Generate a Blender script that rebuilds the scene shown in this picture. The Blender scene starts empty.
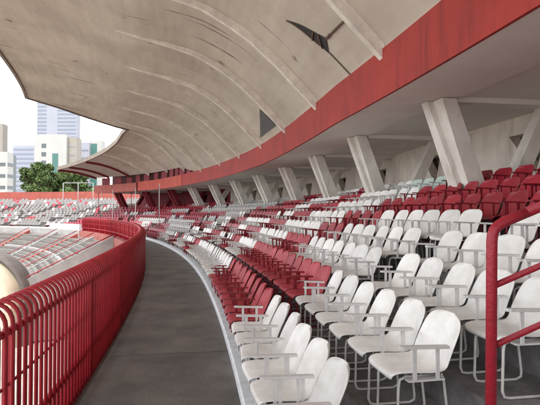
import bpy, bmesh, math, random
from mathutils import Vector, Matrix
random.seed(7)
sc = bpy.context.scene
COL = sc.collection
R = math.radians

# ------------------------------------------------------------------ camera
EYE = 2.0
cam_d = bpy.data.cameras.new("camera")
cam_d.sensor_width = 36.0
cam_d.lens = 32.0
cam_d.clip_start = 0.05
cam_d.clip_end = 3000
cam = bpy.data.objects.new("camera", cam_d)
COL.objects.link(cam)
cam.location = (0, 0, EYE)
cam.rotation_euler = (R(90 + 1.13), 0, 0)
sc.camera = cam

# ------------------------------------------------------------------ light
SUN_EL, SUN_AZ = 62.0, 150.0          # sun high, behind the left shoulder, behind thin cloud
w = bpy.data.worlds.new("World")
sc.world = w
w.use_nodes = True
nt = w.node_tree
nt.nodes.clear()
out = nt.nodes.new("ShaderNodeOutputWorld")
bg = nt.nodes.new("ShaderNodeBackground")
sky = nt.nodes.new("ShaderNodeTexSky")
sky.sky_type = 'NISHITA'
sky.sun_disc = False
sky.sun_elevation = R(SUN_EL)
sky.sun_rotation = R(SUN_AZ)
sky.dust_density = 3.0
mixw = nt.nodes.new("ShaderNodeMix")
mixw.data_type = 'RGBA'
mixw.inputs[0].default_value = 0.85
mixw.inputs[7].default_value = (10.0, 10.2, 10.5, 1)      # bright overcast cloud
nt.links.new(sky.outputs[0], mixw.inputs[6])
nt.links.new(mixw.outputs[2], bg.inputs[0])
bg.inputs[1].default_value = 0.11
nt.links.new(bg.outputs[0], out.inputs[0])

sun_d = bpy.data.lights.new("sun", 'SUN')
sun_d.energy = 1.5
sun_d.angle = R(12)
sun_d.color = (1.0, 0.95, 0.88)
sun = bpy.data.objects.new("sun", sun_d)
COL.objects.link(sun)
# Sky texture: rotation measured clockwise from +Y
_az = R(SUN_AZ)
_dir = Vector((math.sin(_az) * math.cos(R(SUN_EL)), math.cos(_az) * math.cos(R(SUN_EL)), math.sin(R(SUN_EL))))
_dir.x = -abs(_dir.x)
sky.sun_rotation = math.atan2(_dir.x, _dir.y)
sun.rotation_euler = (-_dir).to_track_quat('-Z', 'Y').to_euler()

sc.view_settings.view_transform = 'Standard'
sc.view_settings.look = 'None'
sc.view_settings.exposure = 1.5
sc.view_settings.gamma = 1
sc.view_settings.use_curve_mapping = False
sc.render.engine = 'CYCLES'
sc.cycles.max_bounces = 8
sc.cycles.diffuse_bounces = 8

# ------------------------------------------------------------------ helpers
class MB:
    """collects shapes for one mesh object"""
    def __init__(self):
        self.v = []; self.f = []; self.mi = []; self.uv = {}; self.smooth = set()
    def face(self, idx, m=0):
        self.f.append(tuple(idx)); self.mi.append(m)
    def quad(self, a, b, c, d, m=0):
        n = len(self.v); self.v += [tuple(a), tuple(b), tuple(c), tuple(d)]
        self.face((n, n+1, n+2, n+3), m)
    def prism(self, base, top, m=0):
        """two matching closed loops"""
        n = len(self.v); k = len(base)
        self.v += [tuple(p) for p in base] + [tuple(p) for p in top]
        self.face(tuple(range(n + k - 1, n - 1, -1)), m)
        self.face(tuple(range(n + k, n + 2 * k)), m)
        for i in range(k):
            j = (i + 1) % k
            self.face((n + i, n + j, n + k + j, n + k + i), m)
    def box(self, c, sx, sy, sz, rz=0, m=0):
        """centre c, full sizes"""
        ca, sa = math.cos(rz), math.sin(rz)
        def P(x, y, z): return (c[0] + x*ca - y*sa, c[1] + x*sa + y*ca, c[2] + z)
        b = [P(-sx/2, -sy/2, -sz/2), P(sx/2, -sy/2, -sz/2), P(sx/2, sy/2, -sz/2), P(-sx/2, sy/2, -sz/2)]
        t = [(x, y, z + sz) for x, y, z in b]
        self.prism(b, t, m)
    def tube(self, pts, r, seg=8, m=0, caps=True):
        pts = [Vector(p) for p in pts]
        n0 = len(self.v)
        up0 = Vector((0, 0, 1))
        prev = None
        rings = []
        for i, p in enumerate(pts):
            if i == 0: d = pts[1] - pts[0]
            elif i == len(pts) - 1: d = pts[-1] - pts[-2]
            else: d = (pts[i+1] - pts[i]).normalized() + (pts[i] - pts[i-1]).normalized()
            d.normalize()
            if prev is None:
                ref = up0 if abs(d.z) < 0.9 else Vector((1, 0, 0))
                a = d.cross(ref).normalized()
            else:
                a = (prev - d * prev.dot(d))
                a = a.normalized() if a.length > 1e-6 else d.orthogonal().normalized()
            prev = a
            b = d.cross(a)
            rr = r[i] if isinstance(r, (list, tuple)) else r
            ring = []
            for k in range(seg):
                t = 2 * math.pi * k / seg
                q = p + a * (rr * math.cos(t)) + b * (rr * math.sin(t))
                ring.append(len(self.v)); self.v.append(tuple(q))
            rings.append(ring)
        for i in range(len(rings) - 1):
            for k in range(seg):
                k2 = (k + 1) % seg
                self.smooth.add(len(self.f))
                self.face((rings[i][k], rings[i][k2], rings[i+1][k2], rings[i+1][k]), m)
        if caps:
            self.face(tuple(rings[0][::-1]), m); self.face(tuple(rings[-1]), m)
    def grid(self, rows, m=0, uvs=None, smooth=False, flip=False):
        """rows: list of equal-length lists of points"""
        n0 = len(self.v); nc = len(rows[0])
        for r_ in rows: self.v += [tuple(p) for p in r_]
        for i in range(len(rows) - 1):
            for j in range(nc - 1):
                a, b, c, d = n0+i*nc+j, n0+i*nc+j+1, n0+(i+1)*nc+j+1, n0+(i+1)*nc+j
                if smooth: self.smooth.add(len(self.f))
                idx = (a, d, c, b) if flip else (a, b, c, d)
                if uvs:
                    u = {a: uvs[i][j], b: uvs[i][j+1], c: uvs[i+1][j+1], d: uvs[i+1][j]}
                    self.uv[len(self.f)] = [u[q] for q in idx]
                self.face(idx, m)
    def build(self, name, mats, parent=None, recalc=True):
        me = bpy.data.meshes.new(name)
        me.from_pydata(self.v, [], self.f)
        if not isinstance(mats, (list, tuple)): mats = [mats]
        for m in mats: me.materials.append(m)
        for p, mi in zip(me.polygons, self.mi): p.material_index = mi
        for i in self.smooth: me.polygons[i].use_smooth = True
        if self.uv:
            ul = me.uv_layers.new(name="UVMap")
            for fi, uvs in self.uv.items():
                for li, uvc in zip(me.polygons[fi].loop_indices, uvs): ul.data[li].uv = uvc
        if recalc:
            bm = bmesh.new(); bm.from_mesh(me)
            bmesh.ops.recalc_face_normals(bm, faces=bm.faces)
            bm.to_mesh(me); bm.free()
        me.update()
        o = bpy.data.objects.new(name, me)
        COL.objects.link(o)
        if parent is not None:
            o.parent = parent
            o.matrix_parent_inverse = parent.matrix_basis.inverted() if parent.type == 'EMPTY' else Matrix()
        return o

def tag(o, label=None, cat=None, group=None, kind=None):
    if label: o["label"] = label
    if cat: o["category"] = cat
    if group: o["group"] = group
    if kind: o["kind"] = kind
    return o

def empty(name, loc=(0, 0, 0), rz=0):
    o = bpy.data.objects.new(name, None)
    COL.objects.link(o)
    o.location = loc; o.rotation_euler = (0, 0, rz)
    return o

def copy_tree(o, parent=None):
    c = o.copy(); COL.objects.link(c)
    if parent is not None: c.parent = parent
    for ch in list(o.children): copy_tree(ch, c)
    return c

def interp(x, tab):
    if x <= tab[0][0]: return tab[0][1]
    for (a, fa), (b, fb) in zip(tab, tab[1:]):
        if x <= b: return fa + (fb - fa) * (x - a) / (b - a)
    return tab[-1][1]

# ------------------------------------------------------------------ materials
def mat(name, color, rough=0.7, noise=0.0, nscale=4.0, color2=None, bump=0.0, spec=0.4, metal=0.0, objrand=0.0, bscale=40, detail=6, vstreak=0.0, speck=None):
    m = bpy.data.materials.new(name); m.use_nodes = True
    n = m.node_tree.nodes; l = m.node_tree.links
    b = n["Principled BSDF"]
    b.inputs["Roughness"].default_value = rough
    b.inputs["Specular IOR Level"].default_value = spec
    b.inputs["Metallic"].default_value = metal
    c1 = (*color, 1)
    last = None
    tc = n.new("ShaderNodeTexCoord")
    if noise > 0 or color2:
        c2 = (*(color2 or tuple(x * (1 - noise) for x in color)), 1)
        nz = n.new("ShaderNodeTexNoise"); nz.inputs["Scale"].default_value = nscale; nz.inputs["Detail"].default_value = detail
        nz.inputs["Roughness"].default_value = 0.65
        if objrand > 0:
            oi0 = n.new("ShaderNodeObjectInfo"); mu = n.new("ShaderNodeVectorMath"); mu.operation = 'MULTIPLY_ADD'
            cb = n.new("ShaderNodeCombineXYZ")
            for q_ in range(3): l.new(oi0.outputs["Random"], cb.inputs[q_])
            l.new(cb.outputs[0], mu.inputs[0]); mu.inputs[1].default_value = (31, 17, 23); l.new(tc.outputs["Object"], mu.inputs[2])
            l.new(mu.outputs[0], nz.inputs["Vector"])
        else:
            l.new(tc.outputs["Object"], nz.inputs["Vector"])
        cr = n.new("ShaderNodeValToRGB")
        cr.color_ramp.elements[0].position = 0.35; cr.color_ramp.elements[0].color = c2
        cr.color_ramp.elements[1].position = 0.65; cr.color_ramp.elements[1].color = c1
        l.new(nz.outputs["Fac"], cr.inputs["Fac"])
        last = cr.outputs["Color"]
    if speck:
        ns = n.new("ShaderNodeTexNoise"); ns.inputs["Scale"].default_value = speck[1]; ns.inputs["Detail"].default_value = 5; ns.inputs["Roughness"].default_value = 0.7
        l.new(tc.outputs["Object"], ns.inputs["Vector"])
        rs = n.new("ShaderNodeValToRGB"); rs.color_ramp.elements[0].position = speck[2]; rs.color_ramp.elements[1].position = speck[2] + .03
        l.new(ns.outputs["Fac"], rs.inputs["Fac"])
        mx = n.new("ShaderNodeMix"); mx.data_type = 'RGBA'
        l.new(rs.outputs["Color"], mx.inputs[0]); l.new(last, mx.inputs[6]); mx.inputs[7].default_value = (*speck[0], 1); last = mx.outputs[2]
    if vstreak > 0:
        mp = n.new("ShaderNodeMapping"); mp.inputs["Scale"].default_value = (2.6, 2.6, 0.35)
        l.new(tc.outputs["Object"], mp.inputs["Vector"])
        ns = n.new("ShaderNodeTexNoise"); ns.inputs["Scale"].default_value = 1.0; ns.inputs["Detail"].default_value = 7; ns.inputs["Roughness"].default_value = 0.7
        l.new(mp.outputs[0], ns.inputs["Vector"])
        rs = n.new("ShaderNodeValToRGB"); rs.color_ramp.elements[0].position = 0.50; rs.color_ramp.elements[0].color = (1, 1, 1, 1)
        rs.color_ramp.elements[1].position = 0.72; v_ = 1 - vstreak * 1.6; rs.color_ramp.elements[1].color = (v_, v_ * .97, v_ * .93, 1)
        l.new(ns.outputs["Fac"], rs.inputs["Fac"])
        mx = n.new("ShaderNodeMix"); mx.data_type = 'RGBA'; mx.blend_type = 'MULTIPLY'; mx.inputs[0].default_value = 1
        if last: l.new(last, mx.inputs[6])
        else: mx.inputs[6].default_value = c1
        l.new(rs.outputs["Color"], mx.inputs[7]); last = mx.outputs[2]
    if objrand > 0:
        oi = n.new("ShaderNodeObjectInfo")
        hs = n.new("ShaderNodeHueSaturation")
        mr = n.new("ShaderNodeMapRange")
        mr.inputs["To Min"].default_value = 1 - objrand; mr.inputs["To Max"].default_value = 1 + objrand * 0.5
        l.new(oi.outputs["Random"], mr.inputs["Value"])
        l.new(mr.outputs[0], hs.inputs["Value"])
        if last: l.new(last, hs.inputs["Color"])
        else: hs.inputs["Color"].default_value = c1
        last = hs.outputs["Color"]
    if last: l.new(last, b.inputs["Base Color"])
    else: b.inputs["Base Color"].default_value = c1
    if bump > 0:
        nb = n.new("ShaderNodeTexNoise"); nb.inputs["Scale"].default_value = bscale; nb.inputs["Detail"].default_value = 8
        l.new(tc.outputs["Object"], nb.inputs["Vector"])
        bp = n.new("ShaderNodeBump"); bp.inputs["Strength"].default_value = bump; bp.inputs["Distance"].default_value = 0.02
        l.new(nb.outputs["Fac"], bp.inputs["Height"]); l.new(bp.outputs[0], b.inputs["Normal"])
    return m

def roof_material():
    m = bpy.data.materials.new("roof_concrete"); m.use_nodes = True
    n = m.node_tree.nodes; l = m.node_tree.links
    b = n["Principled BSDF"]; b.inputs["Roughness"].default_value = 0.9; b.inputs["Specular IOR Level"].default_value = 0.15
    tc = n.new("ShaderNodeTexCoord")
    def noise(scale, detail=5, mp=None, rough=0.6):
        nz = n.new("ShaderNodeTexNoise"); nz.inputs["Scale"].default_value = scale; nz.inputs["Detail"].default_value = detail
        nz.inputs["Roughness"].default_value = rough
        if mp:
            mm = n.new("ShaderNodeMapping"); mm.inputs["Scale"].default_value = mp
            l.new(tc.outputs["UV"], mm.inputs["Vector"]); l.new(mm.outputs[0], nz.inputs["Vector"])
        else: l.new(tc.outputs["UV"], nz.inputs["Vector"])
        return nz.outputs["Fac"]
    def ramp(src, p0, p1, c0=(0, 0, 0, 1), c1=(1, 1, 1, 1)):
        r = n.new("ShaderNodeValToRGB")
        r.color_ramp.elements[0].position = p0; r.color_ramp.elements[0].color = c0
        r.color_ramp.elements[1].position = p1; r.color_ramp.elements[1].color = c1
        l.new(src, r.inputs["Fac"]); return r.outputs["Color"]
    def mixc(fac, a, bb, typ='MIX'):
        x = n.new("ShaderNodeMix"); x.data_type = 'RGBA'; x.blend_type = typ
        if isinstance(fac, float): x.inputs[0].default_value = fac
        else: l.new(fac, x.inputs[0])
        for s, i in ((a, 6), (bb, 7)):
            if isinstance(s, tuple): x.inputs[i].default_value = s
            else: l.new(s, x.inputs[i])
        return x.outputs[2]
    base = ramp(noise(0.35), 0.35, 0.7, (0.44, 0.385, 0.325, 1), (0.58, 0.52, 0.445, 1))
    base = mixc(0.35, base, ramp(noise(1.0, 6, (0.35, 3.0, 1)), 0.3, 0.7, (0.55, 0.5, 0.45, 1), (1, 1, 1, 1)), 'MULTIPLY')
    # broad water marks running from the tip to the wall
    streak = ramp(noise(1.0, 5, (0.28, 2.2, 1)), 0.58, 0.68)
    # cracks / board joints: thin across the bay, long towards the tip (u = along the stand, v = towards the pitch)
    crack = ramp(noise(1.0, 3, (3.4, 0.13, 1), 0.5), 0.645, 0.685)
    gate = ramp(noise(1.0, 2, (0.5, 0.45, 1)), 0.48, 0.56)
    cm = mixc(1.0, crack, gate, 'MULTIPLY')
    base = mixc(mixc(0.75, (0, 0, 0, 1), cm), base, (0.08, 0.055, 0.04, 1))
    # rust and mould spots
    vo = n.new("ShaderNodeTexVoronoi"); vo.inputs["Scale"].default_value = 0.8
    wob = n.new("ShaderNodeMapping"); l.new(tc.outputs["UV"], wob.inputs["Vector"])
    dn = n.new("ShaderNodeTexNoise"); dn.inputs["Scale"].default_value = 9
    l.new(tc.outputs["UV"], dn.inputs["Vector"])
    ad = n.new("ShaderNodeVectorMath"); ad.operation = 'MULTIPLY_ADD'
    l.new(dn.outputs["Color"], ad.inputs[0]); ad.inputs[1].default_value = (0.35, 0.35, 0); l.new(wob.outputs[0], ad.inputs[2])
    l.new(ad.outputs[0], vo.inputs["Vector"])
    spot = ramp(vo.outputs["Distance"], 0.05, 0.14, (1, 1, 1, 1), (0, 0, 0, 1))
    g2 = ramp(noise(0.9, 2), 0.5, 0.56)
    sp = mixc(1.0, spot, g2, 'MULTIPLY')
    base = mixc(mixc(0.7, (0, 0, 0, 1), sp), base, (0.13, 0.075, 0.045, 1))
    l.new(base, b.inputs["Base Color"])
    bp = n.new("ShaderNodeBump"); bp.inputs["Strength"].default_value = 0.4; bp.inputs["Distance"].default_value = 0.03
    l.new(noise(14, 8), bp.inputs["Height"]); l.new(bp.outputs[0], b.inputs["Normal"])
    return m

M = {}
M['roof'] = roof_material()
M['rib'] = mat('rib_concrete', (0.74, 0.68, 0.60), 0.85, 0.3, 2.0, bump=0.2)
M['soffit'] = mat('soffit_paint', (0.80, 0.755, 0.71), 0.8, 0.12, 0.6, bump=0.1, bscale=12)
M['column'] = mat('column_paint', (0.74, 0.70, 0.64), 0.75, 0.22, 1.6, bump=0.15, vstreak=0.2)
M['wall'] = mat('back_wall_paint', (0.82, 0.745, 0.665), 0.85, 0.2, 0.8, bump=0.15, vstreak=0.2)
M['red'] = mat('fascia_red', (0.35, 0.028, 0.020), 0.65, 0.22, 0.7, bump=0.1, vstreak=0.25)
M['orange'] = mat('sun_bleached_red', (0.36, 0.085, 0.065), 0.7, 0.25, 1.2)
M['darkred'] = mat('dark_red_paint', (0.20, 0.02, 0.03), 0.7, 0.3, 1.5)
M['fence'] = mat('fence_red', (0.38, 0.016, 0.028), 0.5, 0.3, 3.0, spec=0.4, speck=((0.11, 0.04, 0.03), 16.0, 0.66))
M['rail'] = mat('rail_red', (0.30, 0.012, 0.025), 0.42, 0.15, 5.0, spec=0.4, bump=0.3, speck=((0.10, 0.035, 0.025), 22.0, 0.66))
M['path'] = mat('walkway_concrete', (0.185, 0.17, 0.158), 0.9, 0.0, 1.1, color2=(0.10, 0.092, 0.086), bump=0.5, bscale=30, speck=((0.30, 0.28, 0.26), 7.0, 0.67))
M['tread'] = mat('terrace_concrete', (0.29, 0.27, 0.27), 0.9, 0.0, 1.8, color2=(0.12, 0.11, 0.11), bump=0.4)
M['curb'] = mat('kerb_white', (0.82, 0.85, 0.88), 0.7, 0.0, 7.0, color2=(0.62, 0.65, 0.69), bump=0.3)
M['pale'] = mat('pale_concrete', (0.35, 0.34, 0.33), 0.85, 0.25, 0.8)
M['cream'] = mat('cream_concrete', (0.62, 0.55, 0.42), 0.7, 0.2, 1.0)
M['dark'] = mat('gap_shade', (0.035, 0.03, 0.028), 0.9)  # near-black colour for the shade inside the open roof joint
M['steel'] = mat('rusty_steel', (0.14, 0.09, 0.07), 0.7, 0.4, 8)
M['white_shell'] = mat('white_fibreglass', (0.76, 0.75, 0.735), 0.38, 0.0, 5.0, color2=(0.63, 0.615, 0.58), spec=0.35, objrand=0.14)
M['red_shell'] = mat('red_fibreglass', (0.34, 0.014, 0.03), 0.4, 0.25, 5.0, spec=0.45, objrand=0.22)
M['faded_shell'] = mat('faded_red_fibreglass', (0.43, 0.055, 0.075), 0.55, 0.0, 4.0, color2=(0.30, 0.02, 0.03), spec=0.35, objrand=0.2)
M['teal_shell'] = mat('pale_green_fibreglass', (0.50, 0.60, 0.56), 0.5, 0.2, 5.0, objrand=0.1)
M['arm'] = mat('armrest_grey', (0.62, 0.61, 0.60), 0.45, 0.15, 8.0)
M['legs'] = mat('chair_leg_white', (0.62, 0.60, 0.57), 0.45, 0.25, 9.0)
M['redarm'] = mat('armrest_red', (0.22, 0.012, 0.022), 0.45, 0.15, 8.0)
M['bleacher'] = mat('lower_terrace', (0.18, 0.16, 0.15), 0.9, 0.3, 1.5)
M['grey_seat'] = mat('bench_grey', (0.20, 0.20, 0.18), 0.8, 0.3, 2)
M['ground'] = mat('ground_concrete', (0.46, 0.42, 0.39), 0.9, 0.3, 0.4)
M['grass'] = mat('pitch_grass', (0.055, 0.11, 0.03), 0.9, 0.3, 0.3)
M['bark'] = mat('bark', (0.12, 0.085, 0.06), 0.9, 0.3, 6)

# ------------------------------------------------------------------ plan of the curved stand
THETA = [(-30, 2), (0, 6.5), (5, 8.5), (9, 10.3), (12, 11.5), (16, 13.5), (21, 16.3), (28, 20), (40, 26.5), (50, 33), (57, 40),
         (64, 50), (72, 63), (82, 78), (95, 90), (120, 105), (150, 125), (200, 160)]
GFAC = [(-30, 1), (13, 1.0), (17, 1.07), (24, 1.22), (36, 1.38), (53, 1.55), (68, 1.5), (90, 1.4)]
DS = 0.25
S0, S1 = -15.0, 175.0
_tab = {}
def _build_curve():
    x, y = 0.36, 0.0
    _tab[0] = (x, y)
    i = 0
    while i * DS < S1 + 2:
        t = R(interp((i + .5) * DS, THETA)); x -= math.sin(t) * DS; y += math.cos(t) * DS; i += 1
        _tab[i] = (x, y)
    x, y = 0.36, 0.0; i = 0
    while i * DS > S0 - 2:
        t = R(interp((i - .5) * DS, THETA)); x += math.sin(t) * DS; y -= math.cos(t) * DS; i -= 1
        _tab[i] = (x, y)
_build_curve()
def theta(s): return R(interp(s, THETA))
def P(s, o, z=0.0, stretch=True):
    i = math.floor(s / DS); f = s / DS - i
    a, b = _tab[i], _tab[i + 1]
    x = a[0] + (b[0] - a[0]) * f; y = a[1] + (b[1] - a[1]) * f
    t = theta(s)
    if stretch and o > 0: o = o * interp(s, GFAC)
    return Vector((x + o * math.cos(t), y + o * math.sin(t), z))
def srange(a, b, step):
    n = max(1, int(round((b - a) / step)))
    return [a + (b - a) * i / n for i in range(n + 1)]
def sweep(mb, a, b, prof, step=1.0, m=0, close=True, uv=False, zfun=None):
    """sweep a closed (offset, z) profile along the stand"""
    ss = srange(a, b, step)
    pr = prof + [prof[0]] if close else prof
    rows = [[P(s, o, z) for o, z in pr] for s in ss]
    mb.grid(rows, m)
    if close:
        for r_, rev in ((rows[0], False), (rows[-1], True)):
            n = len(mb.v); q = r_[:-1]
            mb.v += [tuple(p) for p in q]
            idx = tuple(range(n, n + len(q)))
            mb.face(idx[::-1] if rev else idx, m)
FOC, YH = 480.0, 212.0
def px(p):
    return 270 + FOC * p[0] / p[1], YH - FOC * (p[2] - EYE) / p[1]
def at(x, y, D):
    return Vector(((x - 270) / FOC * D, D, EYE + (YH - y) / FOC * D))

RISE, RUN = 0.31, 0.80
TZ = -0.14             # the first tread lies a little below the walkway
NR, NFAR = 8, 12
S_END = 66.0            # end of the covered part
COL_S = [-6.0, -0.6, 4.8, 10.0, 15.1, 20.3, 25.7, 31.2, 36.8, 42.4, 48, 53.5, 59, 64.5]
RIB_S = [-9.6, -4.8, 0.1, 5.0, 9.9, 15.0, 19.6, 24.4, 29.2, 34.2, 39.4, 44.4, 49.4, 54.4, 59.2, 63.4, 65.9]
OF = 3.6                # fascia offset
ZF0, ZF1 = 4.5, 5.55

# ------------------------------------------------------------------ ground, pitch, walkway
g = MB()
g.quad((-900, -700, -7.2), (900, -700, -7.2), (900, 1500, -7.2), (-900, 1500, -7.2))
tag(g.build('ground', M['ground']), kind='structure')
g = MB()
rows = []
pitch_loop = [P(s, -21, -7.19) for s in srange(0, 130, 4)]
n = len(pitch_loop)
g.v = [tuple(p) for p in pitch_loop]; g.face(tuple(range(n)))
tag(g.build('pitch', M['grass']), kind='structure')
g = MB()
sweep(g, S0, 150, [(-1.72, 0.0), (-0.0, 0.0), (0.0, -0.3), (-1.72, -0.3)], 1.0)
tag(g.build('path', M['path']), kind='structure')

g = MB()
for q in srange(-2, 46, 3.0):
    sweep(g, q, q + 0.010, [(-1.70, 0.004), (-0.02, 0.004)], 0.010, close=False)
tag(g.build('path_joints', mat('joint_grime', (0.06, 0.055, 0.05), 0.95)), kind='structure')
# ------------------------------------------------------------------ grandstand
gs = empty('grandstand', (0, 0, 0))
tag(gs, 'curved covered grandstand with red fascia and cantilevered concrete shell roof', 'grandstand')
g = MB()
sweep(g, S0, 150, [(0.003, -0.2), (0.003, 0.09), (0.02, 0.11), (0.225, 0.11), (0.24, 0.09), (0.24, -0.2)], 1.0)
tag(g.build('kerb', M['curb'], gs), 'white painted kerb along the walkway')

def terrace_profile(nr, zend):
    pr = [(0.242, TZ)]
    for k in range(1, nr):
        o = 1.05 + RUN * (k - 1)
        pr += [(o, TZ + RISE * (k - 1)), (o, TZ + RISE * k)]
    pr += [(1.05 + RUN * (nr - 1) + zend, TZ + RISE * (nr - 1))]
    return pr
pr = terrace_profile(NR, 2.0)
g = MB(); sweep(g, S0, S_END, pr + [(pr[-1][0], -7.2), (-1.7, -7.2), (-1.7, -0.304), (0.242, -0.304)], 1.0)
tag(g.build('terrace', M['tread'], gs), 'dark concrete seating steps')
# stairs through the seating (half steps)
for sa, sb in ((1.0, 3.55),):
    g = MB()
    for k in range(1, NR):
        o = 1.05 + RUN * (k - 1)
        sweep(g, sa, sb, [(o - 0.36, TZ + RISE * (k - 1) + 0.002), (o - 0.36, TZ + RISE * (k - .5)), (o - 0.003, TZ + RISE * (k - .5)), (o - 0.003, TZ + RISE * (k - 1) + 0.002)], 0.5)
    g.build('stair', mat('stair_concrete', (0.40, 0.38, 0.385), 0.9, 0.0, 3.0, color2=(0.27, 0.25, 0.25), bump=0.4), gs)

# back wall with a triangular opening in each bay
ZW0, ZW1, OW = TZ + RISE * (NR - 1), 4.75, 8.35
def back_wall(sa, sb, m, lab):
    g = MB()
    cs = [s for s in COL_S if sa <= s <= sb]
    edges = [sa] + cs + [sb]
    for a, b in zip(edges, edges[1:]):
        if b - a < 0.3: continue
        if b - a > 3:
            # triangle hole: top edge (h0..h1, zt), apex (hm, zb)
            h0, h1, hm, zt, zb = a + 0.55, a + 1.9, a + 0.95, 4.1, 3.0
            pa, pb, pc, pd = P(a, OW, ZW0), P(b, OW, ZW0), P(b, OW, ZW1), P(a, OW, ZW1)
            t0, t1, t2 = P(h0, OW, zt), P(h1, OW, zt), P(hm, OW, zb)
            i = len(g.v); g.v += [tuple(q) for q in (pa, pb, pc, pd, t0, t1, t2)]
            for f in ((0, 1, 6), (1, 5, 6), (1, 2, 5), (2, 3, 4), (2, 4, 5), (3, 0, 4), (0, 6, 4)):
                g.face(tuple(i + q for q in f))
            # reveal
            d = 0.35
            q0, q1, q2 = P(h0, OW + d, zt), P(h1, OW + d, zt), P(hm, OW + d, zb)
            g.quad(t0, t1, q1, q0); g.quad(t1, t2, q2, q1); g.quad(t2, t0, q0, q2)
        else:
            g.quad(P(a, OW, ZW0), P(b, OW, ZW0), P(b, OW, ZW1), P(a, OW, ZW1))
    sweep(g, sa, sb, [(OW + 0.7, ZW0 - 9), (OW + 0.7, ZW1), (OW + 0.9, ZW1), (OW + 0.9, ZW0 - 9)], 1.5)
    return tag(g.build('back_wall', m, gs, recalc=False), lab)
back_wall(S0, 49.0, M['wall'], 'beige rear wall with triangular openings')
back_wall(49.0, S_END, M['darkred'], 'dark red rear wall at the far end')

# soffit: flat lit band from fascia to column heads, a beam, then the deck behind
OC1 = 5.35
g = MB(); sweep(g, S0, S_END, [(OF + 0.065, ZF0), (OC1, ZF0 + 0.02), (OC1, ZF0 + 0.3), (OF + 0.065, ZF0 + 0.3)], 1.0)
sweep(g, S0, S_END, [(OC1 + 0.002, ZF0 + 0.08), (OW + 1.2, ZF0 + 0.12), (OW + 1.2, ZF0 + 0.6), (OC1 + 0.002, ZF0 + 0.6)], 1.0)
for s in COL_S:      # deck beams behind the column heads
    sweep(g, s - 0.2, s + 0.2, [(OC1 + 0.01, ZF0 - 0.04), (OW - .01, ZF0 - 0.02), (OW - .01, ZF0 + 0.115), (OC1 + 0.01, ZF0 + 0.075)], 0.4)
g.build('soffit', M['soffit'], gs)
# fascia
g = MB(); sweep(g, S0, 45.0, [(OF, ZF0 - 0.01), (OF, ZF1), (OF + 0.06, ZF1), (OF + 0.06, ZF0 - 0.01)], 0.75)
tag(g.build('fascia', M['red'], gs), 'long red painted fascia band')
g = MB(); sweep(g, 45.02, 56.9, [(OF - .02, ZF0 - 0.03), (OF - .02, ZF1 - .02), (OF + 0.06, ZF1 - .02), (OF + 0.06, ZF0 - 0.03)], 0.75)
tag(g.build('fascia', mat('faded_fascia', (0.46, 0.075, 0.05), 0.7, 0.25, 1.2), gs), 'faded orange stretch of the fascia')
g = MB(); sweep(g, 57.15, S_END, [(OF - .1, ZF0 - 0.05), (OF - .1, ZF1 - 0.1), (OF + 0.28, ZF1 - 0.1), (OF + 0.28, ZF0 - 0.05)], 0.75)
tag(g.build('fascia', M['orange'], gs), 'sun bleached fascia panel at the far end')

# V columns
def leg(o0, z0, o1, z1, s, w0, w1, d0, d1):
    """tapered slab leg in the radial plane: width (along stand) w, depth d"""
    g = MB()
    def ring(o, z, w_, d):
        return [P(s - w_/2, o - d/2, z), P(s + w_/2, o - d/2, z), P(s + w_/2, o + d/2, z), P(s - w_/2, o + d/2, z)]
    g.prism(ring(o0, z0, w0, d0), ring(o1, z1, w1, d1))
    return g
for i, s in enumerate(COL_S):
    zb = RISE * (NR - 1)
    m = M['column'] if s < 50 else M['darkred']
    gsf = interp(s, GFAC)
    g = leg(6.05, zb - 0.3, 4.98, ZF0 + 0.0, s + .16, 0.36, 0.26, 0.62, 0.42)
    # second fin beside the first, joined by a recessed web
    g2 = leg(6.0, zb - 0.3, 5.08, ZF0 + 0.0, s - 0.24, 0.22, 0.2, 0.46, 0.34)
    nn = len(g.v); g.v += g2.v; g.f += [tuple(q + nn for q in f) for f in g2.f]; g.mi += g2.mi
    g3 = leg(6.05, zb - 0.3, 5.06, ZF0 + 0.0, s - .06, 0.18, 0.2, 0.42, 0.30)
    nn = len(g.v); g.v += g3.v; g.f += [tuple(q + nn for q in f) for f in g3.f]; g.mi += g3.mi
    c = g.build('column', m, gs)
    r_ = leg(6.75, zb - 0.02, 7.95, ZF0 + 0.1, s + .1, 0.34, 0.30, 0.42, 0.32)
    r_.build('rear_leg', m, c)

# ------------------------------------------------------------------ roof
RZ = [(0, 5.552), (0.5, 6.08), (0.95, 6.5), (1.4, 6.96), (1.9, 7.36), (2.35, 7.72), (2.84, 8.0), (3.4, 8.28), (3.9, 8.5), (5, 8.72), (6.25, 8.9), (7.3, 9.12), (8.5, 9.42), (11, 9.88), (13.5, 10.2)]
TT = [(39.2, 13.2), (43.4, 5.5)]
KS = [(44, 1.0), (48, 0.72), (66, 0.22)]
LIFT = [(41.5, 0.0), (46, 0.75), (66, 0.95)]     # towards the far end the shell stands clear of the fascia
def roof_pt(s, t, dz=0.0):
    k = interp(s, KS)
    z = 5.552 + interp(s, LIFT) + (interp(t, RZ) - 5.552) * k
    g_ = interp(s, GFAC)
    return P(s, OF * g_ - t + 0.14, z + dz, stretch=False)
def bay_sag(s, t):
    for a, b in zip(RIB_S, RIB_S[1:]):
        if a <= s <= b:
            f = (s - a) / (b - a)
            return 0.17 * math.sin(math.pi * f) * min(1, t / 1.2) * max(0.10, 1 - t / 7.5)
    return 0
g = MB()
ss = []
for a, b in zip(RIB_S, RIB_S[1:]): ss += [a + (b - a) * i / 8 for i in range(8)]
ss += [RIB_S[-1]]
NT = 30
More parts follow.
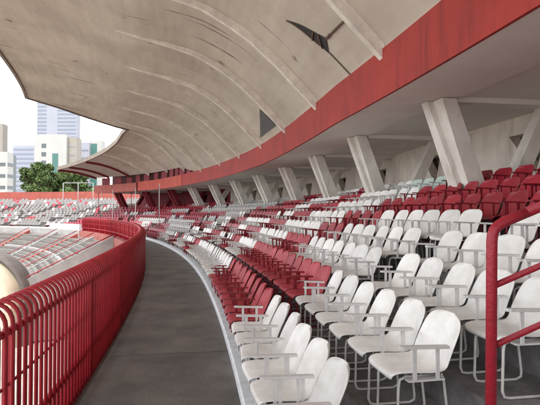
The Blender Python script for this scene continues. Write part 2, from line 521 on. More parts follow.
def rows_for(dz, sagf=1):
    rows, uvs = [], []
    for s in ss:
        T = interp(s, TT)
        r_, u_ = [], []
        for j in range(NT + 1):
            t = T * (j / NT) ** 1.15
            r_.append(roof_pt(s, t, dz + bay_sag(s, t) * sagf)); u_.append((s, t))
        rows.append(r_); uvs.append(u_)
    return rows, uvs
lo, uvl = rows_for(0)
hi, uvh = rows_for(0.16)
g.grid(lo, 0, uvl, True); g.grid(hi, 0, uvh, True, flip=True)
# edges: tip, wall side, ends
for j in (0, NT):
    rr = [[lo[i][j], hi[i][j]] for i in range(len(ss))]
    uu = [[(s, 0), (s, 0.1)] for s in ss]
    g.grid(rr, 0, uu)
for i in (0, len(ss) - 1):
    g.grid([[lo[i][j] for j in range(NT + 1)], [hi[i][j] for j in range(NT + 1)]], 0, [[(j*.3, 0) for j in range(NT+1)], [(j*.3, .1) for j in range(NT+1)]])
roof = tag(g.build('roof', M['roof'], gs, recalc=False), 'stained beige concrete shell roof')
# lip along the tip
g = MB()
for (sa, sb) in ((RIB_S[0], 39.2), (39.2, 43.4), (43.4, S_END - .1)):
    rows = []
    for s in srange(sa, sb, 0.6):
        T = interp(s, TT)
        a, b = roof_pt(s, T + 0.06, -0.10), roof_pt(s, T - 0.10, -0.10)
        c, d = roof_pt(s, T - 0.10, 0.30), roof_pt(s, T + 0.06, 0.30)
        rows.append([a, b, c, d, a])
    g.grid(rows)
g.build('roof_edge', mat('weathered_edge', (0.24, 0.20, 0.165), 0.9, 0.3, 1.5), roof, recalc=True)
for s in RIB_S:
    g = MB(); T = interp(s, TT)
    tl = min(T - 0.15, 7.0)
    rows = []
    red = s > 56
    for j in range(23):
        t = 0.10 + (tl - 0.10) * j / 22
        dep = max(0.02, 0.36 * (1 - max(0, t - 1.5) / (tl - 1.5))) if not red else 0.22
        wd = 0.085
        # a light rib proud of the shell
        rows.append([roof_pt(s - wd, t, 0.03), roof_pt(s - wd, t, -dep), roof_pt(s + wd, t, -dep), roof_pt(s + wd, t, 0.03)])
    g.grid(rows)
    for r_ in (rows[0], rows[-1]):
        g.quad(*r_)
    g.build('rib', M['darkred'] if red else M['rib'], roof)
# broken joint in the shell: dark sheet for the gap's shade, rods, crease line
def rp(s, t, dz=-0.02): return roof_pt(s, t, dz + bay_sag(s, t))
def screen_to_roof(x, y, dz=0.0):
    """point of the roof underside seen at a place in the photo (used once, to find where the broken joint is)"""
    best, bp = 1e9, None
    for i in range(60, 260):
        s = i * 0.1
        for j in range(0, 100):
            t = j * 0.1
            p = rp(s, t, dz)
            if p.y < 1: continue
            u, v = px(p); d = (u - x) ** 2 + (v - y) ** 2
            if d < best: best, bp = d, (s, t)
    return bp
A_, B_, C_ = screen_to_roof(288, 19), screen_to_roof(330, 52), screen_to_roof(327, 37)
g = MB()
def patch(tri, n=6, dz=-0.03):
    a, b, c = tri; 
    rows = []
    for i in range(n + 1):
        f = i / n
        p = (a[0] + (b[0]-a[0])*f, a[1] + (b[1]-a[1])*f); q = (a[0] + (c[0]-a[0])*f, a[1] + (c[1]-a[1])*f)
        rows.append([rp(*p, dz), rp((p[0]+q[0])/2, (p[1]+q[1])/2, dz), rp(*q, dz)])
    g.grid(rows)
patch((A_, B_, C_))
g.build('joint_gap_shade', M['dark'], roof)  # no real hole: the opening's shade is painted as a dark sheet
g = MB()
D_, E_, F_ = screen_to_roof(331, 33), screen_to_roof(350, 10), screen_to_roof(352, 74)
for a, b, r_ in ((C_, D_, .04), (D_, E_, .03), (B_, F_, .018), (A_, B_, .02)):  # the tube beyond the wedge only draws the crease in the shell
    g.tube([rp(a[0]+(b[0]-a[0])*i/8, a[1]+(b[1]-a[1])*i/8, -0.04) for i in range(9)], r_, 6)
for i, f in enumerate((0.62, 0.86)):
    f2 = f + (-1) ** i * .06
    p = (A_[0]+(B_[0]-A_[0])*f, A_[1]+(B_[1]-A_[1])*f); q = (A_[0]+(C_[0]-A_[0])*f2, A_[1]+(C_[1]-A_[1])*f2)
    g.tube([rp(*p, -0.07), rp(*q, -0.07)], 0.022, 5)
g.build('hinge_rods_and_crease', M['steel'], roof)
# small triangular gap above the fascia (dark green glass) 
G1, G2, G3 = screen_to_roof(260, 109), screen_to_roof(276, 124), screen_to_roof(260, 137)
g = MB(); patch((G1, G2, G3), 4, -0.04)
g.build('gable_window', mat('dark_glass', (0.06, 0.085, 0.08), 0.25), roof)

# red panels standing on the parapet towards the far end
random.seed(3)
q = 43.0
while q < 65:
    w_ = random.uniform(.9, 1.7); h_ = min(0.72, 0.2 + (q - 42) * .17) + random.uniform(-.12, .1)
    g = MB(); sweep(g, q, min(q + w_, 65.6), [(OF + 0.10, ZF1 - .3), (OF + 0.10, ZF1 + h_), (OF + 0.15, ZF1 + h_), (OF + .15, ZF1 - .3)], 0.4)
    g.build('parapet_panel', M['darkred'], gs)
    q += w_ + random.uniform(.3, 1.3)
g = MB(); sweep(g, 40, 65.8, [(OF + 1.6, ZF0 + .35), (OF + 1.6, ZF1 + 1.6), (OF + 1.7, ZF1 + 1.6), (OF + 1.7, ZF0 + .35)], 1.0)
tag(g.build('gallery_wall', mat('gallery_dark_red', (0.07, 0.012, 0.014), 0.8, 0.4, 1), gs), 'dark red wall of the gallery behind the parapet')
g = MB(); sweep(g, 40, 65.8, [(OF + 0.0, ZF1 + 1.62), (OF + 1.9, ZF1 + 1.62), (OF + 1.9, ZF1 + 1.75), (OF + 0.0, ZF1 + 1.75)], 1.0)
g.build('gallery_roof', M['roof'], gs)

# ------------------------------------------------------------------ open end of the bowl
ob = empty('open_stand', (0, 0, 0))
tag(ob, 'uncovered curved stand beyond the roof with orange red top wall', 'grandstand')
pr = terrace_profile(NFAR, 1.2)
g = MB(); sweep(g, S_END + 0.05, 150, pr + [(pr[-1][0], -7.2), (-1.7, -7.2), (-1.7, -0.304), (0.242, -0.304)], 1.0)
g.build('terrace', M['bleacher'], ob)
oe = pr[-1][0]; ze = pr[-1][1]
g = MB(); sweep(g, S_END + 1.5, 150, [(oe + .01, -7.2), (oe + .01, ze + 0.75), (oe + .3, ze + 0.75), (oe + .3, -7.2)], 1.0)
g.build('parapet', M['pale'], ob)
g = MB(); sweep(g, S_END + 1.5, 150, [(oe + .02, ze + 0.753), (oe + .02, ze + 2.1), (oe + .28, ze + 2.1), (oe + .28, ze + 0.753)], 1.0)
tag(g.build('top_wall', M['orange'], ob), 'orange red wall above the top row')
for i, s in enumerate((70, 76.5, 83, 90, 97.5, 105, 113)):      # radial aisle walls with red caps
    g = MB(); h = 0.42
    pts = [(0.9 + 0.8 * k, RISE * k) for k in range(NFAR)]
    lo_ = [P(s, o, z - 0.1) for o, z in pts]; hi_ = [P(s, o, z + h) for o, z in pts]
    lo2 = [P(s + .22, o, z - 0.1) for o, z in pts]; hi2 = [P(s + .22, o, z + h) for o, z in pts]
    g.grid([lo_, hi_, hi2, lo2])
    g.build('aisle_wall', M['orange'] if i % 2 else M['darkred'], ob)

# ------------------------------------------------------------------ lower tier
lt = empty('lower_tier', (0, 0, 0))
tag(lt, 'lower seating tier below the red picket fence, weathered grey benches with red aisle lines', 'grandstand')
LS0 = 39.0
NL = 16
def lo_o(j): return -3.4 - 0.85 * j
def lo_z(j): return -0.6 - 0.42 * j
pr = [(-1.997, -0.5), (-2.2, -0.6)]
for j in range(NL):
    pr += [(lo_o(j), lo_z(j)), (lo_o(j), lo_z(j + 1))]
pr += [(lo_o(NL) - 1.0, lo_z(NL))]
pr2 = pr + [(pr[-1][0], -7.1), (-1.997, -7.1)]
g = MB(); sweep(g, LS0, 150, pr2, 1.5)
g.build('terrace', M['bleacher'], lt)
g = MB()                                          # pale end wall stepping down beside the last block
def wall_rows(s, wd, o0, o1, top, bot=-7.1):
    rows = []
    for f in range(9):
        o = o0 + (o1 - o0) * f / 8
        z = max(bot + .1, top - 0.494 * (o0 - o))
        rows.append([P(s, o, bot), P(s, o, z), P(s + wd, o, z), P(s + wd, o, bot)])
    return rows
rw = wall_rows(LS0 - .3, 0.28, -2.0, -17.5, 0.15)
g.grid(rw); g.quad(*rw[0]); g.quad(*rw[-1])
tag(g.build('end_wall', M['pale'], lt), 'blank pale grey end wall')
g = MB()
pts = [P(LS0 - .15, -1.9 - 15.6 * f / 12, 0.15 - 0.494 * 15.6 * f / 12 + 0.2) for f in range(13)]
g.tube(pts, 0.045, 6)
for p in pts[::2]: g.tube([p, p - Vector((0, 0, .45))], 0.05, 5)
g.build('handrail', M['rail'], lt)
for i, s in enumerate((46, 53, 60, 67.5, 75, 83, 92, 101)):
    g = MB(); rw = wall_rows(s, 0.5, -2.4, -17.2, -0.15, -6.9)
    g.grid(rw); g.quad(*rw[0]); g.quad(*rw[-1])
    g.build('aisle_wall', M['pale'] if i % 2 == 0 else M['orange'], lt)
    g = MB()
    pts = [P(s + .25, -2.4 - 14.8 * f / 10, -0.15 - 0.494 * 14.8 * f / 10 + 0.3) for f in range(11)]
    g.tube(pts, 0.04, 6); g.build('handrail', M['rail'], lt)
# bench rows of the lower tier (continuous slabs)
for j in range(1, NL):
    g = MB()
    brk = [LS0 + .3, 46, 53, 60, 67.5, 75, 83, 92, 101, 112]
    for a, b in zip(brk, brk[1:]):
        sweep(g, a + 0.7, b - 0.5, [(lo_o(j) + .35, lo_z(j) + 0.02), (lo_o(j) + .35, lo_z(j) + 0.20), (lo_o(j) + .60, lo_z(j) + 0.20), (lo_o(j) + .60, lo_z(j) + 0.02)], 2.0)
    g.build('bench_row', M['grey_seat'] if j % 3 else M['pale'], lt)

# plinth of the walkway
g = MB(); sweep(g, S0, 54.2, [(-1.995, -7.2), (-1.995, 0.06), (-1.725, 0.06), (-1.725, -7.2)], 1.0)
tag(g.build('plinth_wall', mat('salmon_paint', (0.34, 0.11, 0.09), 0.8, 0.25, 1.5)), 'salmon painted plinth wall carrying the red picket fence', 'wall')
g = MB(); sweep(g, 54.25, 150, [(-1.995, -7.2), (-1.995, 0.06), (-1.725, 0.06), (-1.725, -7.2)], 1.0)
g.build('plinth', M['pale'], ob)
# white parapet where the fence stops
g = MB(); sweep(g, 54.2, 63.5, [(-1.98, 0.063), (-1.98, 0.72), (-1.74, 0.72), (-1.74, 0.063)], 1.0)
tag(g.build('white_parapet', mat('white_paint', (0.60, 0.60, 0.60), 0.7, 0.15, 1.5)), 'low white parapet wall beyond the far end of the picket fence', 'wall')
# cream hooded tunnel mouth beside the lower tier
tn = MB()
cx, cy = -20.3, 33.5
rows = []
for i in range(17):
    a = math.pi * i / 16
    ring = []
    for k in range(13):
        b = 2 * math.pi * k / 12
        rr = 2.5 + 0.75 * math.cos(b)
        ring.append((cx + rr * math.cos(a), cy + 1.3 * math.sin(b), -4.2 + rr * math.sin(a)))
    rows.append(ring)
tn.grid(rows, smooth=True)
for i in (0, 16):
    p0 = [tuple(q) for q in rows[i][:-1]]; p1 = [(x, y, -7.19) for x, y, z in p0]
    tn.prism(p1, p0)
rows = []
for i in range(17):
    a = math.pi * i / 16
    ring = []
    for k in range(9):
        b = 2 * math.pi * k / 8
        rr = 3.42 + 0.22 * math.cos(b)
        ring.append((cx + rr * math.cos(a), cy + .3 + 0.9 * math.sin(b), -4.2 + rr * math.sin(a)))
    rows.append(ring)
tb = MB(); tb.grid(rows, smooth=True)
for i in (0, 16):
    p0 = [tuple(q) for q in rows[i][:-1]]; tb.prism([(x, y, -7.19) for x, y, z in p0], p0)
tband = tb.build('outer_band', M['bleacher'])
tag(tn.build('tunnel_hood', M['cream']), 'rounded cream tunnel arch below the fence at the left edge', 'tunnel')
tband.parent = bpy.data.objects['tunnel_hood']

# ------------------------------------------------------------------ picket fence
FO = -1.68
fence = empty('picket_fence', P(0, FO, 0))
tag(fence, 'long red picket fence with hooked tops curving along the walkway', 'fence')
FE = 54.0
PANEL = 2.4
s = -1.2
while s < FE - 0.1:
    e = min(s + PANEL, FE)
    g = MB()
    n = int(round((e - s) / 0.12))
    seg = 8 if s < 8 else 5
    for i in range(n):
        q = s + 0.12 * (i + .5)
        hk = 8 if s < 12 else 4
        pts = [(0, 0.07), (0, 1.24)]
        for k in range(1, hk + 1):
            a = math.pi * 0.80 * k / hk
            pts.append((-0.115 * (1 - math.cos(a)), 1.24 + 0.135 * math.sin(a)))
        g.tube([P(q, FO + o, z) for o, z in pts], 0.0155 if q < 14 else 0.021, seg)
    g.build('picket_panel', M['fence'], fence)
    s = e
for z, r_, d in ((1.19, 0.026, 0.03), (0.83, 0.011, 0.028), (0.40, 0.03, 0.035), (0.10, 0.02, 0.03)):
    for oo in (d,):
        g = MB(); g.tube([P(q, FO - oo, z) for q in srange(-1.2, FE, 0.6)], r_, 6)
        g.build('rail', M['fence'], fence)
for q in srange(-1.2, FE, 2.4):
    g = MB(); g.box(P(q, FO - 0.05, 0.63), 0.06, 0.06, 1.14, theta(q)); g.build('post', M['fence'], fence)

# red stair rail at the right, tapering up the steps
sr = empty('stair_rail', P(2.62, 1.17, 0))
tag(sr, 'red tubular stair handrail with two lower bars climbing the steps', 'handrail')
base = Vector((1.2, 2.6, 0)); od = Vector((0.992, 0.125, 0)); sl = RISE / RUN
g = MB()
top0 = base + Vector((0, 0, 1.925))
pts = [Vector((1.175, 2.6, 0.17)), base + Vector((0, 0, 1.84)), base + Vector((0.004, 0, 1.875)), base + od * .014 + Vector((0, 0, 1.903)), base + od * 0.034 + Vector((0, 0, 1.923)), base + od * 0.062 + Vector((0, 0, 1.9405)), base + od * 0.10 + Vector((0, 0, 1.9566)), base + od * 0.20 + Vector((0, 0, 1.9954))]
g.tube(pts, 0.029, 14); g.build('post', M['rail'], sr)
g = MB(); g.tube([base + od * 0.199 + Vector((0, 0, 1.995)), base + od * 5.6 + Vector((0, 0, 1.945 + 5.53 * sl))], 0.0287, 14); g.build('top_rail', M['rail'], sr)
for zz in (1.605, 1.285):
    g = MB(); g.tube([base + od * 0.02 + Vector((0, 0, zz)), base + od * 5.6 + Vector((0, 0, zz + 5.5 * sl))], 0.017, 10); g.build('lower_bar', M['rail'], sr)
for d in (2.8, 5.58):
    p = base + od * d
    g = MB(); g.tube([Vector((p.x, p.y, 0.17 + RISE * math.floor((d + .15) / RUN))), p + Vector((0, 0, 1.92 + d * sl))], 0.027, 10); g.build('post', M['rail'], sr)

# ------------------------------------------------------------------ chairs
def chair_shell(name, parent=None):
    prof = [(-.235, .385, .150), (-.255, .405, .185), (-.245, .425, .205), (-.12, .430, .222), (.02, .418, .226), (.11, .420, .224), (.165, .452, .226),
            (.203, .53, .226), (.246, .62, .223), (.285, .70, .217), (.311, .75, .200), (.327, .785, .155), (.334, .80, .08)]
    rows = []
    for i, (y, z, hw) in enumerate(prof):
        r_ = []
        for k in range(7):
            u = -1 + 2 * k / 6
            lip = (abs(u) ** 3); hw_ = hw * 1.10
            if i <= 5: p = (hw_ * u, y, z + 0.028 * lip * (0 if i < 2 else 1))
            elif i == 6: p = (hw_ * u, y - 0.02 * lip, z + .02 * lip)
            else: p = (hw_ * u, y - 0.045 * lip, z)
            r_.append(p)
        rows.append(r_)
    g = MB(); g.grid(rows, smooth=True)
    me = bpy.data.meshes.new('tmp'); me.from_pydata(g.v, [], g.f)
    o = bpy.data.objects.new('tmp', me); COL.objects.link(o)
    md = o.modifiers.new('s', 'SOLIDIFY'); md.thickness = 0.016; md.offset = 0
    md = o.modifiers.new('b', 'SUBSURF'); md.levels = 1; md.render_levels = 1
    dg = bpy.context.evaluated_depsgraph_get()
    res = bpy.data.meshes.new_from_object(o.evaluated_get(dg))
    bpy.data.objects.remove(o)
    for p in res.polygons: p.use_smooth = True
    res.name = name
    return res
SHELL = chair_shell('shell')
CS = 1.18              # the real scale of everything else was set by the eye height
def make_chair(kind):
    root = empty('stadium_chair')
    root["category"] = 'chair'
    mats = {'white': (M['white_shell'], M['arm'], M['legs']), 'red': (M['red_shell'], M['redarm'], M['redarm']),
            'faded': (M['faded_shell'], M['redarm'], M['redarm']), 'teal': (M['teal_shell'], M['arm'], M['legs'])}[kind]
    me = SHELL.copy(); me.materials.clear(); me.materials.append(mats[0])
    sh = bpy.data.objects.new('shell', me); COL.objects.link(sh); sh.parent = root
    for sx in (-1, 1):
        x = sx * 0.258
        g = MB()
        # flat pad, rounded at the front
        base = [(x - .022, -.20, .625), (x - .012, -.222, .625), (x + .012, -.222, .625), (x + .022, -.20, .625), (x + .022, .14, .612), (x - .022, .14, .612)]
        g.prism(base, [(a, b, c + 0.02) for a, b, c in base])
        for y in (-.11, .06):
            g.box((x, y, .515), .008, .028, .226)
        g.box((x - sx * .03, -.02, .400), .06, .27, .012)
        g.build('armrest', mats[1], root)
    for sx in (-1, 1):
        g = MB(); x = sx * .165
        g.tube([(x, .12, .402), (x, -.13, .402), (x, -.175, .385), (x, -.185, .33), (x, -.195, .06), (x, -.18, .022), (x, -.14, .012), (x, .15, .012), (x, .19, .03), (x, .195, .07), (x, .16, .36), (x, .14, .41)], .0105, 7)
        g.build('leg_frame', mats[2], root)
    g = MB(); g.tube([(-.165, -.10, .396), (.165, -.10, .396)], .009, 6); g.tube([(-.165, .10, .396), (.165, .10, .396)], .009, 6)
    g.build('cross_bar', mats[2], root)
    for o_ in list(root.children):
        o_.data.transform(Matrix.Scale(CS, 4))
    return root

# colour runs seen in the photo, per row: (photo x of the seat top above which the colour holds)
RUNS = {
 1: [(276, 'white'), (236, 'faded'), (203, 'white'), (196, 'red'), (186, 'white'), (178, 'red')],
 2: [(333, 'white'), (258, 'faded'), (243, 'white'), (234, 'red'), (222, 'white'), (214, 'red'), (200, 'white')],
 3: [(313, 'white'), (292, 'faded'), (263, 'white'), (249, 'red'), (240, 'white'), (228, 'red'), (214, 'white')],
 4: [(350, 'white'), (321, 'red'), (290, 'white'), (271, 'red'), (247, 'white'), (238, 'red'), (222, 'white')],
 5: [(386, 'white'), (348, 'red'), (313, 'white'), (296, 'red'), (280, 'white'), (250, 'red'), (226, 'white')],
 6: [(382, 'red'), (340, 'white'), (314, 'red'), (298, 'white'), (256, 'red'), (236, 'white')],
 7: [(421, 'red'), (366, 'white'), (340, 'red'), (314, 'white'), (280, 'red'), (255, 'white')],
 8: [(466, 'red'), (412, 'teal'), (380, 'white'), (360, 'red'), (330, 'white'), (300, 'red'), (270, 'white')],
}
spots = []
random.seed(11)
for k in range(1, NR + 1):
    oc = 0.345 + RUN * (k - 1) + {2: 0.20, 3: 0.20, 4: 0.10}.get(k, 0)
    s = {1: 3.78, 2: 4.02, 3: 3.85}.get(k, 3.95)
    run_c, run_n, idx = None, 0, 0
    fdx = 0
    while s < S_END - 0.6:
        idx += 1
        aisle = any(abs(s - a) < 0.62 for a in (28.0, 44.0, 57.0)) and k > 0
        if not aisle:
            bt = P(s, oc + 0.39 / interp(s, GFAC), RISE * (k - 1) + .8)
            u, v = px(bt)
            c = None
            for lim, cc in RUNS[k]:
                if u >= lim: c = cc; break
            if c is None:
                if run_n <= 0:
                    run_c = random.choice(['white', 'white', 'red'] if run_c != 'white' else ['red', 'red', 'white'])
                    if s > 50: run_c = random.choice(['red', 'red', run_c])
                    run_n = random.randint(4, 11)
                c = run_c; run_n -= 1
            skip = (k == 3 and 391 < u < 412) or (k == 4 and 430 < u < 456) or (k == 5 and 492 < u < 522)
            if not skip and random.random() > (0.012 if s < 20 else 0.05):
                if c == 'red' and k <= 2 and s < 40: c = 'faded'
                fdx += 1
                spots.append(dict(k=k, s=s, oc=oc, c=c, u=u, v=v, n=fdx, d=P(s, oc).length))
        s += 0.61
vis = [q for q in spots if -10 < q['u'] < 556]
vis.sort(key=lambda q: q['d'])
near = vis[:298]
ids = set(id(q) for q in near)
far = [q for q in spots if id(q) not in ids]
protos = {}
ONES = ['', 'first', 'second', 'third', 'fourth', 'fifth', 'sixth', 'seventh', 'eighth', 'ninth', 'tenth', 'eleventh', 'twelfth', 'thirteenth', 'fourteenth',
        'fifteenth', 'sixteenth', 'seventeenth', 'eighteenth', 'nineteenth']
TENS = {20: 'twentieth', 30: 'thirtieth', 40: 'fortieth', 50: 'fiftieth', 60: 'sixtieth'}
TP = {2: 'twenty', 3: 'thirty', 4: 'forty', 5: 'fifty', 6: 'sixty'}
def ordinal(n):
    if n < 20: return ONES[n]
    if n % 10 == 0: return TENS[n]
    return TP[n // 10] + '-' + ONES[n % 10]
ROWN = {1: 'front row along the kerb', 2: 'second row up from the kerb', 3: 'third row up from the kerb', 4: 'fourth row up from the kerb', 5: 'fifth row up from the kerb',
        6: 'sixth row up from the kerb', 7: 'seventh row up from the kerb', 8: 'top row behind the column feet'}
CN = {'white': 'white', 'red': 'dark red', 'faded': 'faded red', 'teal': 'pale green'}
random.seed(5)
counts = {}
for q in sorted(near, key=lambda q: (q['k'], q['s'])):
    counts[q['k']] = counts.get(q['k'], 0) + 1
    if q['c'] not in protos:
        protos[q['c']] = make_chair(q['c']); o = protos[q['c']]
    else: o = copy_tree(protos[q['c']])
    p = P(q['s'], q['oc'] + (max(0, {2: .05, 3: .08}[q['k']] - (q['s'] - 4.0) * .04) if q['k'] in (2, 3) else 0), TZ + RISE * (q['k'] - 1))
    o.location = (p.x + random.uniform(-.012, .012), p.y + random.uniform(-.012, .012), p.z)
    o.rotation_euler = (0, 0, theta(q['s']) - math.pi / 2 + random.uniform(-.08, .08))
    o["group"] = 'shell armchairs in the rows of the stand'
    o["label"] = f"{CN[q['c']]} armchair, {ordinal(counts[q['k']])} from the near end of the {ROWN[q['k']]}"

# remaining far chairs as one mass
LOWP = [(-.25, .41, .20), (.10, .42, .23), (.19, .50, .225), (.30, .70, .21), (.355, .795, .12)]
g = MB()
FM = {'white': 0, 'red': 1, 'faded': 1, 'teal': 0}
def low_chair(p, rz, mi, arms=True):
    ca, sa = math.cos(rz), math.sin(rz)
    def T(x, y, z):
        x, y, z = x * CS, y * CS, z * CS
        return (p[0] + x*ca - y*sa, p[1] + x*sa + y*ca, p[2] + z)
    rows = [[T(-hw, y, z), T(hw, y, z)] for y, z, hw in LOWP]
    back = [[T(-hw, y + (.02 if z > .45 else 0), z - (.02 if z < .45 else 0)), T(hw, y + (.02 if z > .45 else 0), z - (.02 if z < .45 else 0))] for y, z, hw in LOWP]
    g.grid(rows, mi); g.grid(back, mi, flip=True)
    if arms:
        for sx in (-1, 1):
            c = T(sx * .236, -.03, .635); g.box(c, .05, .38, .022, rz, 2 if mi == 0 else 3)
            c = T(sx * .236, -.03, .52); g.box(c, .013, .045, .25, rz, 2 if mi == 0 else 3)
            c = T(sx * .165, -.17, .2); g.box(c, .022, .022, .46, rz, 2 if mi == 0 else 3)
            c = T(sx * .165, .17, .2); g.box(c, .022, .022, .46, rz, 2 if mi == 0 else 3)
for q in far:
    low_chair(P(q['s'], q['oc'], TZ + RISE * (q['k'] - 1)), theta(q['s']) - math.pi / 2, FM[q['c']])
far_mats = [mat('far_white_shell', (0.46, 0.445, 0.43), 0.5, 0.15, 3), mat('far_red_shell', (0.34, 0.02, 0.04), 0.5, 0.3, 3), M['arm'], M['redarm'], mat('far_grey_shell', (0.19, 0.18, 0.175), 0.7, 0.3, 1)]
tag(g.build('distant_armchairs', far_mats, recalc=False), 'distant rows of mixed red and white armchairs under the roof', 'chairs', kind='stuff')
g = MB()
aisles = (70, 76.5, 83, 90, 97.5, 105, 113)
for k in range(1, NFAR + 1):
    s = S_END + 1
    while s < 118:
        if not any(-0.5 < s - a < 0.8 for a in aisles) and random.random() > .06:
            c = 4 if random.random() < .78 else (0 if random.random() < .6 else 1)
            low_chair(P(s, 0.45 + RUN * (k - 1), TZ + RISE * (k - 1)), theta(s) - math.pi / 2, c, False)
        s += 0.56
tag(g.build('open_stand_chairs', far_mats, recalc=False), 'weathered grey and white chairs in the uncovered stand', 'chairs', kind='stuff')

# thin poles standing in the far rows
for i, (s, k) in enumerate(((43.2, 2), (47.5, 3), (51, 2), (54.5, 4), (57.5, 2), (60, 5), (62.5, 3), (65, 4))):
    p = P(s, 1.0 + RUN * (k - 1), TZ + RISE * (k - 1))
    g = MB(); g.tube([p, p + Vector((0, 0, 4.5 - p.z))], 0.035, 6); g.box((p.x, p.y, p.z + .02), .16, .16, .04)
    o = g.build('support_pole', M['darkred'] if i % 2 else M['legs'])
    tag(o, ('dark red' if i % 2 else 'pale') + f' thin pole, {ordinal(i + 1)} from the near end of the far rows, reaching the soffit', 'pole', 'thin poles in the far rows')

# white pipe frame at the far end, above the top wall
M['frame'] = mat('frame_grey_white', (0.36, 0.37, 0.36), 0.5, 0.2, 2)
fr = empty('pipe_frame', at(78, 212, 66))
tag(fr, 'white pipe frame standing in front of the tree at the roof end', 'frame')
D = 66
for x in (63, 78, 93):
    g = MB(); a = at(x, 183, D); b = at(x, 216, D); g.tube([a, b], 0.05, 8); g.build('post', M['frame'], fr)
g = MB(); g.tube([at(63, 183, D), at(93, 183, D)], 0.05, 8); g.build('crossbar', M['frame'], fr)

# ------------------------------------------------------------------ buildings beyond
def building(x0, x1, ytop, D, depth, wall, label, bands=None, cols=None, name='apartment_building', rz=0.0):
    """x0,x1,ytop in photo pixels at distance D; the block stands on the ground"""
    a, b = at(x0, 212, D), at(x1, 212, D)
    H = at(x0, ytop, D).z + 7.2
    root = empty(name, ((a.x + b.x) / 2, D + depth / 2, -7.2), rz)
    wd = b.x - a.x
    tag(root, label, 'building', 'blocks beyond the stadium')
    g = MB(); g.box((0, 0, H / 2), wd, depth, H)
    g.box((0, 0, H + 0.3), wd * .96, depth * .96, .6)
    def link(mb, nm, m):
        o = mb.build(nm, m); o.parent = root; return o
    link(g, 'wall', wall)
    if bands:
        for (f0, f1, n, zt, zb, h_, m) in bands:      # fractions across, count, top and bottom fraction of height
            for i in range(n):
                z = H * (zb + (zt - zb) * (i + .5) / n)
                g = MB(); g.box((-wd/2 + wd * (f0 + f1) / 2, -depth/2 - 0.05, z), wd * (f1 - f0), 0.2, h_)
                link(g, 'window_band', m)
                if x1 < 40:
                    g = MB(); g.box((wd/2 + .05, 0, z), 0.2, depth * .9, h_); link(g, 'side_window_band', m)
    if cols:
        for (f0, f1, zt, zb, m) in cols:
            g = MB(); g.box((-wd/2 + wd * (f0 + f1) / 2, -depth/2 - 0.07, H * (zt + zb) / 2), wd * (f1 - f0), 0.22, H * (zt - zb))
            link(g, 'glass_strip', m)
    return root
bw = mat('render_white', (0.36, 0.36, 0.345), 0.8, 0.1, .1); bp_ = mat('render_pale', (0.29, 0.30, 0.345), 0.8, 0.1, .1)
bb = mat('render_brown', (0.26, 0.24, 0.21), 0.8, 0.1, .1); wg = mat('window_grey', (0.17, 0.20, 0.25), 0.3); wd_ = mat('window_dark', (0.08, 0.095, 0.10), 0.3)
wgreen = mat('window_green', (0.05, 0.13, 0.115), 0.3)
building(36, 76, 99, 420, 8, bp_, 'tall pale tower with banded windows behind the white block', bands=[(.02, .24, 22, .99, .3, 1.5, wg), (.52, .98, 22, .99, .3, 1.5, wg)], name='tower_block')
building(34, 66, 135, 300, 6, bw, 'white block with dark stacked windows and a green glass strip', bands=[(.22, .36, 9, .93, .1, 2.6, wd_)], cols=[(.56, .74, .80, .1, wgreen)])
building(66.3, 76, 138, 302, 8, bb, 'narrow brown grey slab beside the white block', bands=[(.2, .8, 8, .95, .2, 0.7, wg)])
building(12, 34, 146, 380, 6, bp_, 'mid height tower striped with blue grey window bands', bands=[(.04, .96, 16, .985, .05, 1.7, wg)], name='tower_block')
building(-14, 7, 153, 220, 5, bw, 'low white block with dark window rows at the left edge', bands=[(.3, .9, 5, .93, .2, 1.5, wd_)])
building(7.2, 11.5, 156, 235, 4, wd_, 'narrow dark glass block between the white block and striped tower')
building(-30, 1.8, 124, 400, 8, bb, 'tall brown grey tower cut by the left edge', name='tower_block')
building(79, 89, 143, 330, 8, bp_, 'pale ribbed block right of the brown slab', bands=[(.1, .9, 8, .96, .2, 0.9, wg)])
building(89.2, 101, 141, 331, 8, bw, 'block with green glass front nearest the roof tip', cols=[(.1, .62, .97, .05, wgreen)])

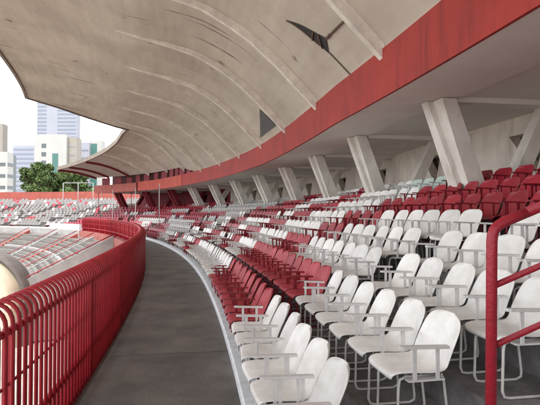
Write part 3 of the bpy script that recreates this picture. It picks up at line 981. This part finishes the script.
# ------------------------------------------------------------------ trees
def leaf_mat():
    m = bpy.data.materials.new('leaves'); m.use_nodes = True
    n = m.node_tree.nodes; l = m.node_tree.links; b = n['Principled BSDF']; b.inputs['Roughness'].default_value = .6
    nz = n.new('ShaderNodeTexNoise'); nz.inputs['Scale'].default_value = .6; tc = n.new('ShaderNodeTexCoord'); l.new(tc.outputs['Object'], nz.inputs['Vector'])
    r_ = n.new('ShaderNodeValToRGB'); r_.color_ramp.elements[0].position = .35; r_.color_ramp.elements[0].color = (.045, .08, .02, 1)
    r_.color_ramp.elements[1].position = .65; r_.color_ramp.elements[1].color = (.105, .155, .04, 1); l.new(nz.outputs['Fac'], r_.inputs['Fac']); l.new(r_.outputs[0], b.inputs['Base Color'])
    return m
LEAF = leaf_mat()
def tree(x, ytop, wpx, D, label, seed):
    rnd = random.Random(seed)
    base = at(x, 212, D); base.z = -7.2
    top = at(x, ytop, D).z
    W = wpx / FOC * D / 2
    root = empty('broadleaf_tree', base); tag(root, label, 'tree', 'trees beyond the open stand')
    H = top + 7.2
    g = MB()
    g.tube([(0, 0, 0), (.2, 0, H * .3), (.1, .1, H * .55), (0, 0, H * .8)], [.5, .4, .28, .1], 8)
    blobs = []
    for i in range(16):
        a = rnd.uniform(0, 6.28); rr = W * rnd.uniform(.1, .78); z = H * rnd.uniform(.42, .9)
        c = Vector((rr * math.cos(a), rr * math.sin(a) * .8, z)); r0 = W * rnd.uniform(.28, .48) * (1.15 - .5 * (z / H - .42))
        blobs.append((c, r0)); g.tube([(.1, 0, H * rnd.uniform(.25, .5)), tuple(c * .6 + Vector((0, 0, H * .15))), tuple(c)], [.18, .1, .04], 5)
    o = g.build('trunk', M['bark']); o.parent = root
    g = MB()
    for c, r0 in blobs:
        for i in range(int(420)):
            d = Vector((rnd.gauss(0, 1), rnd.gauss(0, 1), rnd.gauss(0, 1))).normalized() * r0 * rnd.uniform(.55, 1.08)
            d.z *= .75
            p = c + d; n_ = Vector((rnd.gauss(0, 1), rnd.gauss(0, 1), rnd.gauss(0.5, 1))).normalized()
            a = n_.orthogonal().normalized() * rnd.uniform(.16, .36); b = n_.cross(a).normalized() * rnd.uniform(.16, .36)
            g.quad(p - a - b * .3, p + b - a * .3, p + a + b * .3, p - b + a * .3)
    o = g.build('crown', LEAF, recalc=False); o.parent = root
tree(40, 156, 32, 128, 'round crowned green tree in front of the white block', 1)
tree(58, 152, 34, 134, 'tallest dense green tree left of the roof end', 2)
tree(76, 160, 34, 126, 'green tree half hidden under the tip of the roof', 3)
tree(31, 162, 26, 132, 'small low green tree at the left of the clump', 4)
tree(48, 164, 24, 127, 'low leafy green tree between the round one and the tallest', 6)
tree(67, 165, 26, 130, 'leafy green tree just left of the white pipe frame', 7)
